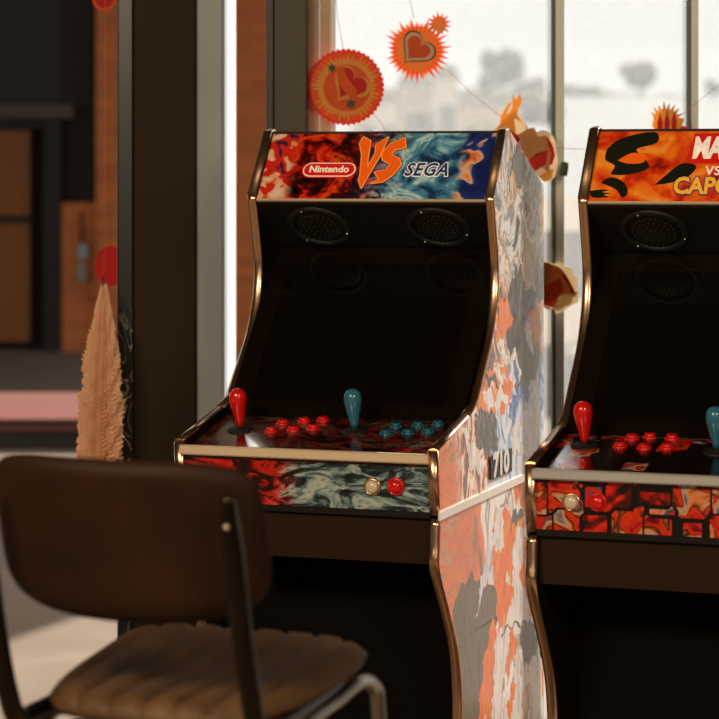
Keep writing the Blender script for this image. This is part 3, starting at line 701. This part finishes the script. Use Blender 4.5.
def letters_hot(mq, Mm, H):
    def X(px): return -W/2 + TK + (px - 594) / 236 * (W - 2*TK)
    def Y(py): return (201.5 - py) / (201.5 - 135) * H
    # bold dark brush shapes across the left of the sign
    def shp(pts, z0=.0002, z1=.0008, mat=M_blk_e, nm='dark_shape'):
        mb = MB(); mb.prism([(X(a), Y(b)) for a, b in pts], z0, z1, Mm); mb.build(nm, mat, mq)
    sm = lambda pts: [(v.x, v.y) for v in smooth_path([(a, b, 0) for a, b in pts] + [(pts[0][0], pts[0][1], 0)], 4)][:-1]
    shp(sm([(603, 184), (612, 179), (624, 183), (630, 192), (626, 198), (618, 190)]), nm='dark_shape')
    shp(sm([(604, 152), (612, 144), (628, 138), (648, 136), (650, 146), (632, 152), (640, 160), (646, 170), (630, 176), (612, 176), (614, 168), (604, 162)]))
    shp(sm([(616, 163), (628, 156), (641, 158), (640, 165), (626, 166)]), .0009, .0012, M_or_e, 'light_shape')
    shp(sm([(654, 186), (664, 176), (676, 166), (690, 168), (684, 178), (668, 184)]))
    shp(sm([(594, 192), (604, 190.5), (612, 191), (606, 193), (614, 194), (608, 195.5), (613, 197.5), (598, 198)]), mat=M_blk_e, nm='dark_shape')
    mb = MB(); mb.prism([(X(a), Y(b)) for a, b in ((684, 137), (756, 137), (754, 166), (682, 166))], .0002, .0006, Mm); mb.build('red_box', M_red_e, mq)
    text_mesh('MARVEL', .080, Mm @ Matrix.Translation((X(719), Y(152), .0010)), M_cream_e, 'lettering', mq, .05, .0034, .60, .0003, .95)
    text_mesh('VS', .034, Mm @ Matrix.Translation((X(706), Y(173), .0008)), M_cream_e, 'lettering', mq, 0, .0006, .9, .0003, 1.1)
    text_mesh('CAPCOM', .062, Mm @ Matrix.Translation((X(714), Y(187.5), .0006)), M_navy_e, 'lettering_outline', mq, 0, .0050, .80, .0003)
    text_mesh('CAPCOM', .062, Mm @ Matrix.Translation((X(714), Y(187.5), .0014)), M_yel_e, 'lettering', mq, 0, .0022, .80, .0003)

cosT, sinT = math.cos(TH), math.sin(TH)
left_loc = (XR - W/2 * cosT, D0 + W/2 * sinT, 0)
cfgL = dict(label='left arcade machine with red and blue VS marquee and bright printed side panel', marquee=art_marquee_cool(), front=art_front('ink'), top=art_top('ink'), rail=M_bar,
    letters=letters_cool, spk=(-.152, .152),
    sticks=[(240.5, 430, M_red), (355, 431, M_blue)],
    buttons=[(x, y, M_red, .0155) for x, y in ((272, 430), (291, 425), (302, 419), (294.5, 432.5), (315, 427.5), (322.5, 421), (273, 431))[:0]] +
            [(a, b, M_red, .0155) for a, b in ((271, 431.5), (282.5, 424), (293.5, 430.5), (304, 422), (313, 429), (323, 421))] +
            [(a, b, M_teal, .0155) for a, b in ((386, 434), (396, 427), (408, 433.5), (418, 426), (428, 432.5), (438, 425))],
    fbuttons=[(373, 486.5, M_white_b, M_mold), (396, 486.5, M_red, M_red)])
mL, pickL = make_machine(left_loc, -TH, cfgL)
# black sticker plate on the left machine's side
s_, z_ = prof(489, 466)
Mp = frame((W/2 + .0003, .40, .905), (0, 1, 0), (0, 0, 1), (1, 0, 0))
sa, za = prof(489, 466); sb, zb = prof(510.5, 462)
Mp = frame((W/2 + .003, (sa + sb)/2, (za + zb)/2), (0, 1, 0), (0, 0, 1), (1, 0, 0))
pl = MB().box((-(sb-sa)/2, -.028, 0), ((sb-sa)/2, .028, .001), Mp).build('sticker', M_black, mL)
text_mesh('710', .074, Mp @ Matrix.Translation((-.005, 0, .0016)), M_white, 'sticker_digits', pl, 0, .0035, 1.25, .0004)

TR = R(19.3); D1 = 5.10; XL1 = (525.5 - CX) / F * D1
right_loc = (XL1 + W/2 * math.cos(TR), D1 - W/2 * math.sin(TR), 0)
cfgR = dict(label='right arcade machine with orange marquee and comic panel print, cut by the frame', marquee=art_marquee_hot(), front=art_front('comic'), top=art_top('comic'), rail=M_silver,
    letters=letters_hot, spk=(-.152, .152),
    sticks=[(585, 446, M_red), (717, 452, M_blue)],
    buttons=[(a, b, M_red, .0165) for a, b in ((620, 447), (632, 439), (644, 448.5), (650, 437.5), (667, 448), (672, 439))] +
            [(a, b, M_teal, .0165) for a, b in ((751, 459), (762, 451), (775, 462), (787, 453), (798, 464), (808, 456))],
    fbuttons=[(572, 502, M_white_b, M_mold), (598, 502, M_red, M_red)])
mR, pickR = make_machine(right_loc, -TR, cfgR)

# ================================================================ CHAIR
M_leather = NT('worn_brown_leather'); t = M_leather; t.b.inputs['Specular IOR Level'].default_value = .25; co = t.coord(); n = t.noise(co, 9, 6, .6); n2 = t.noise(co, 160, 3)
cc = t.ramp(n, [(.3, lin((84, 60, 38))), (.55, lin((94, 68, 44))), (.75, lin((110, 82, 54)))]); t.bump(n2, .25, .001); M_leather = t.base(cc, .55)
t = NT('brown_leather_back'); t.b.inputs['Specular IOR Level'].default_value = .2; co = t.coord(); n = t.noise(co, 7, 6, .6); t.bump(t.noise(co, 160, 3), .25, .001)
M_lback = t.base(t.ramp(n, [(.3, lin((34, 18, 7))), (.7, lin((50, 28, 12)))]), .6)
M_tube = NT('dark_gunmetal_tube').base(lin((62, 54, 44)), .3, .95)
M_tubel = NT('polished_steel_tube').base(lin((170, 165, 155)), .22, 1)
CYAW = R(23)
def make_chair(loc, yaw):
    root = empty('bar_chair', loc, -yaw); tag(root, 'tall brown leather chair with channelled seat and curved back, in the foreground', 'chair')
    ZT = .792
    # seat: rounded trapezoid cushion with lengthwise channels
    mb = MB(); nx, ny = 126, 24
    def outline(u, v):                       # u,v in -1..1
        k = 6.0
        r = (abs(u)**k + abs(v)**k) ** (1/k) if (u or v) else 1
        m = max(abs(u), abs(v)); f = (m / r) if r > 0 else 1
        u, v = u * f, v * f
        wd = .208 + .012 * v - .02 * max(0, -v)**2
        return u * wd, v * .200 + .012 * (1 - u*u) * (1 if v > 0 else -1) * abs(v)
    def top(a, b):
        u, v = a*2-1, b*2-1; x, y = outline(u, v); e = max(abs(u), abs(v)); ed = max(0, (e - .82) / .18)
        z = ZT + .02 * (y/.2) - .024 * ed**2.2 - .010 * math.exp(-((x)**2 + (y+.02)**2) / .018)
        ch = 1 - math.exp(-(((x / .054 + .5) % 1 - .5) * 9) ** 2 * .5)
        return Vector((x, y, z - .013 * (1 - ch) * (1 - ed)))
    def bot(a, b):
        u, v = a*2-1, b*2-1; x, y = outline(u * .97, v * .97); return Vector((x, y, ZT - .038 + .02 * (y/.2)))
    A = mb.grid(top, nx, ny); B = mb.grid(bot, nx, ny)
    rim = lambda G: [G[i][0] for i in range(nx)] + [G[nx][j] for j in range(ny)] + [G[i][ny] for i in range(nx, 0, -1)] + [G[0][j] for j in range(ny, 0, -1)]
    ra, rb = rim(A), rim(B)
    for i in range(len(ra)): mb.face([ra[i], ra[(i+1) % len(ra)], rb[(i+1) % len(ra)], rb[i]], smooth=True)
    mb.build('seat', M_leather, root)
    # backrest: padded shell curved round the sitter
    Rc = .42; hw, z0, z1 = .231, .914, 1.136; yb = -.245
    def shell(side):
        def fn(a, b):
            u, v = a*2-1, b*2-1; k = 5.0; r = (abs(u)**k + abs(v)**k) ** (1/k); m = max(abs(u), abs(v)); f = m / r if r else 1
            uu, vv = u * f, v * f; e = max(abs(u), abs(v)); th_ = .016 * (1 - max(0, (e - .8) / .2) ** 2.5) + .002
            sag = -.022 * (1 - uu*uu) * (1 if vv < 0 else .15) * abs(vv)
            ang = uu * hw / Rc; x = Rc * math.sin(ang); y = yb - .008 + Rc * (1 - math.cos(ang)) * .8 - .056 * (vv + 1) * .5
            return Vector((x, y + side * th_ * math.cos(ang), (z0 + z1)/2 + vv * (z1 - z0)/2 + sag))
        return fn
    mb = MB(); A = mb.grid(shell(-1), 30, 16); B = mb.grid(shell(1), 30, 16); nx2, ny2 = 30, 16
    rim = lambda G: [G[i][0] for i in range(nx2)] + [G[nx2][j] for j in range(ny2)] + [G[i][ny2] for i in range(nx2, 0, -1)] + [G[0][j] for j in range(ny2, 0, -1)]
    ra, rb = rim(A), rim(B)
    for i in range(len(ra)): mb.face([ra[i], ra[(i+1) % len(ra)], rb[(i+1) % len(ra)], rb[i]], smooth=True)
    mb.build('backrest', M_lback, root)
    for sx in (-1, 1):
        x = .201 * sx; zr = ZT - .052
        up = smooth_path([(x*1.0, -.322, 1.092), (x*1.0, -.312, 1.04), (x*1.0, -.293, .96), (x*1.0, -.268, .86), (x*1.0, -.240, .775), (x*.99, -.214, zr - .012), (x*.97, -.17, zr - .012), (x*.94, -.10, zr - .006), (x*.9, .12, zr + .008)], 6)
        n_ = len(up); rad = [.007 + .005 * min(1, i / 8) for i in range(n_)]
        rad = [q * 1.3 for q in rad]
        MB().tube(up, rad, 12).build('back_upright', M_tube, root)
        MB().lathe([(.0045, 0), (.0045, .003), (.002, .005), (0, .005)], frame((x, -.326, 1.05), (1,0,0), (0,0,1), (0,-1,0)), 10).build('bolt', M_screw, root)
        xl = .205 * sx
        leg = smooth_path([(xl*1.12, -.235, .012), (xl*1.06, -.205, .35), (xl*1.0, -.165, zr - .11), (xl*.99, -.145, zr - .05), (xl*.98, -.10, zr - .022), (xl*.98, .04, zr - .008), (xl*.98, .145, zr + .004), (xl*.99, .195, zr - .012), (xl*1.0, .212, zr - .06), (xl*1.05, .235, .35), (xl*1.1, .255, .012)], 6)
        MB().tube(leg, .0115, 12).build('leg_frame', M_tubel, root)
        for q in (leg[0], leg[-1]):
            MB().lathe([(.0, 0), (.0145, 0), (.0145, .02), (.0118, .024)], Matrix.Translation((q.x, q.y, 0)), 12).build('foot_cap', M_dgrey, root)
    MB().tube([(-.197, .12, zr - .002), (.197, .12, zr - .002)], .009, 10).build('cross_bar', M_tube, root)
    MB().tube([(-.197, -.11, zr - .018), (.197, -.11, zr - .018)], .009, 10).build('cross_bar', M_tube, root)
    MB().tube([(-.216, .238, .30), (.216, .238, .30)], .010, 10).build('foot_rail', M_tubel, root)
    return root
make_chair((-.241, 3.76, 0), CYAW)

# ================================================================ PAPER ORNAMENTS
def papermat(name, rgb, rgb2=None, sc_=40, tr_=.45):
    t = NT(name); co = t.coord(); c = t.mix(t.noise(co, sc_, 3, .5, .6), lin(rgb), lin(rgb2 or tuple(int(v * .8) for v in rgb)))
    t.l(c, t.b.inputs['Base Color']); t.b.inputs['Roughness'].default_value = .55
    tl = t.n('ShaderNodeBsdfTranslucent'); t.l(c, tl.inputs[0]); ms = t.n('ShaderNodeMixShader'); ms.inputs[0].default_value = tr_
    t.l(t.b.outputs[0], ms.inputs[1]); t.l(tl.outputs[0], ms.inputs[2]); t.l(ms.outputs[0], t.out.inputs[0]); return t.m
K_or = papermat('orange_paper', (255, 122, 24), (250, 100, 16)); K_gold = papermat('gold_paper', (255, 206, 100), (250, 180, 66))
K_red = papermat('red_paper', (240, 26, 14), (226, 18, 10)); K_cream = papermat('cream_paper', (250, 236, 210), (244, 222, 190)); K_grn = papermat('green_paper', (100, 116, 92))
K_peach = papermat('peach_tissue_paper', (255, 236, 214), (254, 208, 160)); K_brn = papermat('tan_paper', (232, 178, 116), (214, 150, 90)); K_line = papermat('dark_red_outline', (150, 34, 14))
OD = GY - .07
def ornament(name, cx, cy, label, cat='ornament', d=OD):
    c = P(cx, cy, d); r = empty(name, c); tag(r, label, cat, 'cut paper ornaments'); sc1 = d / F
    def L(nm, pts, mat, layer, closed=True):     # pts in picture units relative to centre, y down
        mb = MB(); z0 = .0011 * layer; mb.prism([(a * sc1, -b * sc1) for a, b in pts], z0, z0 + .0009, frame((0, 0, 0), (1, 0, 0), (0, 0, 1), (0, -1, 0)))
        return mb.build(nm, mat, r)
    return r, L
def circ(cx, cy, rx, ry=None, n=40, ph=0): return [(cx + rx*math.cos(2*math.pi*i/n + ph), cy + (ry or rx)*math.sin(2*math.pi*i/n + ph)) for i in range(n)]
def scal(cx, cy, r, n, amp, m=6, ry=1):
    return [(cx + (r + amp*abs(math.sin(math.pi*n*i/(n*m))))*math.cos(2*math.pi*i/(n*m)), cy + ry*(r + amp*abs(math.sin(math.pi*n*i/(n*m))))*math.sin(2*math.pi*i/(n*m))) for i in range(n*m)]
def heart(cx, cy, s, rot=0, n=36):
    out = []
    for i in range(n):
        a = 2*math.pi*i/n; x = 16*math.sin(a)**3/17; y = -(13*math.cos(a)-5*math.cos(2*a)-2*math.cos(3*a)-math.cos(4*a))/17
        out.append((cx + s*(x*math.cos(rot)-y*math.sin(rot)), cy + s*(x*math.sin(rot)+y*math.cos(rot))))
    return out
def burst(cx, cy, r0, r1, n, seed, rot=0, ell=1):
    rnd = random.Random(seed); out = []
    for i in range(n):
        a = 2*math.pi*i/n + rot; ra = r1 * rnd.uniform(.86, 1.1)
        out += [(cx + r0*math.cos(a), cy + ell*r0*math.sin(a)), (cx + ra*math.cos(a + math.pi/n*.9), cy + ell*ra*math.sin(a + math.pi/n*.9))]
    return out
# round ornament
r, L = ornament('paper_medallion', 346, 87, 'round scalloped orange paper medallion with red heart, on the window')
L('backing', scal(0, 0, 36.6, 44, 2), K_red, 0); L('disc', circ(0, 0, 35.5), K_or, 1); L('ring', burst(0, 0, 27, 34.5, 44, 1), K_gold, 2); L('field', circ(1, 1, 23.5), K_or, 3)
L('heart_backing', heart(4, -2, 21, R(38)), K_gold, 4); L('heart', heart(4, -3, 17.5, R(38)), K_red, 5)
L('banner', [(-10, -18), (-3, -21), (1, -10), (10, 2), (14, 14), (8, 17), (0, 7), (-8, -5)], K_or, 6)
L('leaf', burst(-14, -19, 2.5, 5, 6, 3), K_grn, 7); L('leaf', burst(5, 17, 3, 6, 6, 4), K_grn, 7)
# flaming heart
r, L = ornament('paper_sunburst_heart', 417, 48, 'spiky golden orange flaming heart ornament hanging high on the window')
L('rays', burst(0, 2, 22, 33, 34, 5, 0, .98), K_or, 0); L('inner_rays', burst(0, 2, 18, 30, 34, 9, .1), K_gold, 1)
L('flame', burst(22, -24, 7, 12.5, 13, 6), K_or, 0); L('inner_flame', burst(22, -23, 5, 9.5, 13, 8), K_gold, 1)
L('heart_rim', heart(0, 1, 19.6, R(42)), K_line, 2); L('heart_border', heart(0, 1, 17.9, R(42)), K_cream, 3); L('heart', heart(0, 1, 14.0, R(42)), K_or, 4)
# winged ornament behind the left machine
r, L = ornament('paper_winged_heart', 532, 138, 'tan and red winged paper ornament with flame, behind the left machine top')
L('backing', [(v.x, v.y) for v in smooth_path([(-16,-28,0),(-10,-20,0),(0,-6,0),(12,-8,0),(22,0,0),(24,14,0),(26,24,0),(22,40,0),(10,42,0),(-2,26,0),(-14,8,0),(-28,2,0),(-36,-4,0),(-30,-16,0),(-16,-28,0)], 4)][:-1], K_cream, 0)  # cream layer draws in the ornament's pale offset reflection in the glass
L('flame', [(-36, -4), (-38, -8), (-32, -14), (-31, -22), (-24, -34), (-20, -36), (-26, -22), (-20, -30), (-19, -44), (-16, -38), (-12, -45), (-10, -36), (-16, -24), (-10, -16), (-18, -20), (-16, -6), (-24, -2)], K_gold, 1)
L('wing', [(v.x, v.y) for v in smooth_path([(-16,-2,0),(-6,-8,0),(2,-10,0),(6,-2,0),(14,-2,0),(20,6,0),(22,16,0),(18,24,0),(16,34,0),(4,24,0),(-8,18,0),(-16,-2,0)], 4)][:-1], K_brn, 1)
L('spotted_patch', [(-4, 22), (4, 16), (16, 12), (14, 26), (2, 34)], K_red, 2); L('wing_edge', [(14, -1), (20, 6), (23, 17), (20, 27), (17, 26), (19, 16), (16, 7)], K_red, 2)
L('inner_wing', [(-12, -1), (-4, -5), (6, 2), (16, 8), (8, 16), (-2, 20), (-9, 12)], K_brn, 2)
L('spotted_patch', [(-22, -8), (-14, -3), (-12, 6), (-16, 8)], K_red, 1); L('tip', [(6, 38), (14, 34), (22, 30), (20, 40), (12, 44)], K_gold, 2)
r, L = ornament('paper_flag', 564, 169, 'tiny green paper cylinder beside the winged ornament, on the window bar', d=OD + .01)
mb = MB(); mb.lathe([(0, -.019), (.011, -.019), (.012, 0), (.011, .019), (0, .019)], Matrix.Rotation(R(8), 4, 'Y'), 16); mb.build('roll', K_grn, r)
# second winged ornament lower
r, L = ornament('paper_shell', 558, 288, 'tan and orange shell shaped paper ornament in the gap between the machines')
L('backing', scal(-4, -2, 22, 12, 2.5), K_cream, 0)
L('shell', [(v.x, v.y) for v in smooth_path([(-30,-26,0),(-18,-27,0),(-8,-24,0),(2,-20,0),(10,-10,0),(14,0,0),(18,8,0),(8,6,0),(-10,14,0),(-30,14,0),(-30,-26,0)], 4)][:-1], K_brn, 1)
L('orange_band', [(-30, 2), (-14, -2), (2, -10), (6, 0), (0, 10), (-4, 20), (-20, 14), (-30, 8)], K_or, 2)
L('pale_leaf', [(-6, 18), (-2, 12), (6, 6), (14, 6), (20, 2), (20, 14), (12, 18), (4, 24), (-2, 26)], K_cream, 3)
L('rim', [(6, -14), (12, -6), (17, 4), (14, 5), (10, -4), (4, -12)], K_red, 2)
# flame behind the right machine
r, L = ornament('paper_flame_heart', 668, 122, 'red heart with golden flame rising behind the right machine top')
L('petal', heart(4, 20, 23, 0), K_red, 0)
fl = []
rnd = random.Random(3)
for i in range(9):
    a = R(200 + i * 17.5); fl += [(4 * 0 + 13*math.cos(a) - 2, 14*math.sin(a)*.9 - 0), (19*rnd.uniform(.9, 1.05)*math.cos(a + .18) - 2, 20*rnd.uniform(.95, 1.1)*math.sin(a + .18))]
fl += [(13, 6), (4, 16), (-6, 16), (-16, 4)]
L('flame', fl, K_gold, 1)
for k, (cx_, h_) in enumerate(((-8, 11), (-1, 14), (6, 12))):
    L('flame_tongue', [(cx_ - 2.6, 8), (cx_ - 2.8, 0), (cx_, -h_ + 1), (cx_ + 2.8, 0), (cx_ + 2.2, 8)], K_red, 2)
# left side: red discs and tissue strip
r, L = ornament('paper_ball', 104, 1, 'red orange paper disc at the top left, hanging left of the column', d=6.8)
L('disc', circ(0, -2, 12), K_or, 0); L('inner_disc', circ(0, -2, 9), K_red, 1)
r, L = ornament('paper_disc', 110, 266, 'plain red paper disc above the tissue garland, left of the column', d=6.8)
L('disc', circ(0, 0, 15, 20), K_red, 0)
c = P(102, 375, 6.32); gr = empty('tissue_garland', c); tag(gr, 'long peach ruffled tissue paper garland hanging left of the column', 'garland')
mb = MB(); u_ = 6.32 / F; rnd = random.Random(5)
for k in range(44):
    f = k / 43; yy = -88 + 178 * f; wL = 3 + 15 * min(1, f * 2.4) + (3 if f > .6 else 0); ctr = 2 - 5 * f
    zc = -yy * u_; NV = 28; ring = []
    for j in range(NV):
        a = 2*math.pi*j/NV; ruff = 1 + .16*math.sin(a*7 + k*.9) + rnd.uniform(-.08, .08)
        rr_ = wL * u_ * ruff
        ring.append(mb.bm.verts.new((ctr*u_ + rr_*math.cos(a), rr_*.6*math.sin(a), zc + (.010 if j % 2 else -.004))))
    inner = [mb.bm.verts.new((ctr*u_ + wL*.45*u_*math.cos(2*math.pi*j/NV), wL*.3*u_*math.sin(2*math.pi*j/NV), zc - .010)) for j in range(NV)]
    for j in range(NV): mb.face([ring[j], ring[(j+1) % NV], inner[(j+1) % NV], inner[j]])
    if k:
        for j in range(NV): mb.face([prev[j], prev[(j+1) % NV], ring[(j+1) % NV], ring[j]])
    prev = inner
mb.build('ruffles', K_peach, gr, fix=False)
MB().tube([(.0, 0, 86*u_), (.004, 0, 99*u_)], .0018, 6).build('hook', M_dgrey, gr)
# strings
K_str = NT('orange_thread').base(lin((214, 120, 70)), .6)
def string(pts, d, label, r_=.0007):
    o = MB().tube([P(a, b, d) for a, b in pts], r_, 6).build('string', K_str); tag(o, label, 'string', 'threads holding the ornaments')
string([(334, -20), (338, 20), (343, 49)], OD, 'orange thread above the round medallion')
string([(374, 114), (382, 124), (390, 140)], OD, 'orange thread below the round medallion')
string([(405, -20), (410, 0), (414, 18)], OD, 'orange thread above the spiky heart ornament')
string([(448, 70), (470, 92), (500, 116)], OD, 'orange thread from the spiky heart to the winged ornament')
string([(556, 148), (575, 149), (596, 149)], OD, 'orange thread crossing beside the middle window bar')
string([(556, 165), (557, 210), (557, 263)], OD, 'orange thread dropping from the window bar to the shell ornament')
string([(680, 116), (700, 100), (725, 80)], OD, 'orange thread above the right machine')
string([(105, -30), (105, 130), (104, 277)], 6.32, 'orange thread holding the long peach tissue garland')
string([(112, 12), (112, 120), (111, 246)], 6.8, 'orange thread between the two red discs left of the column')
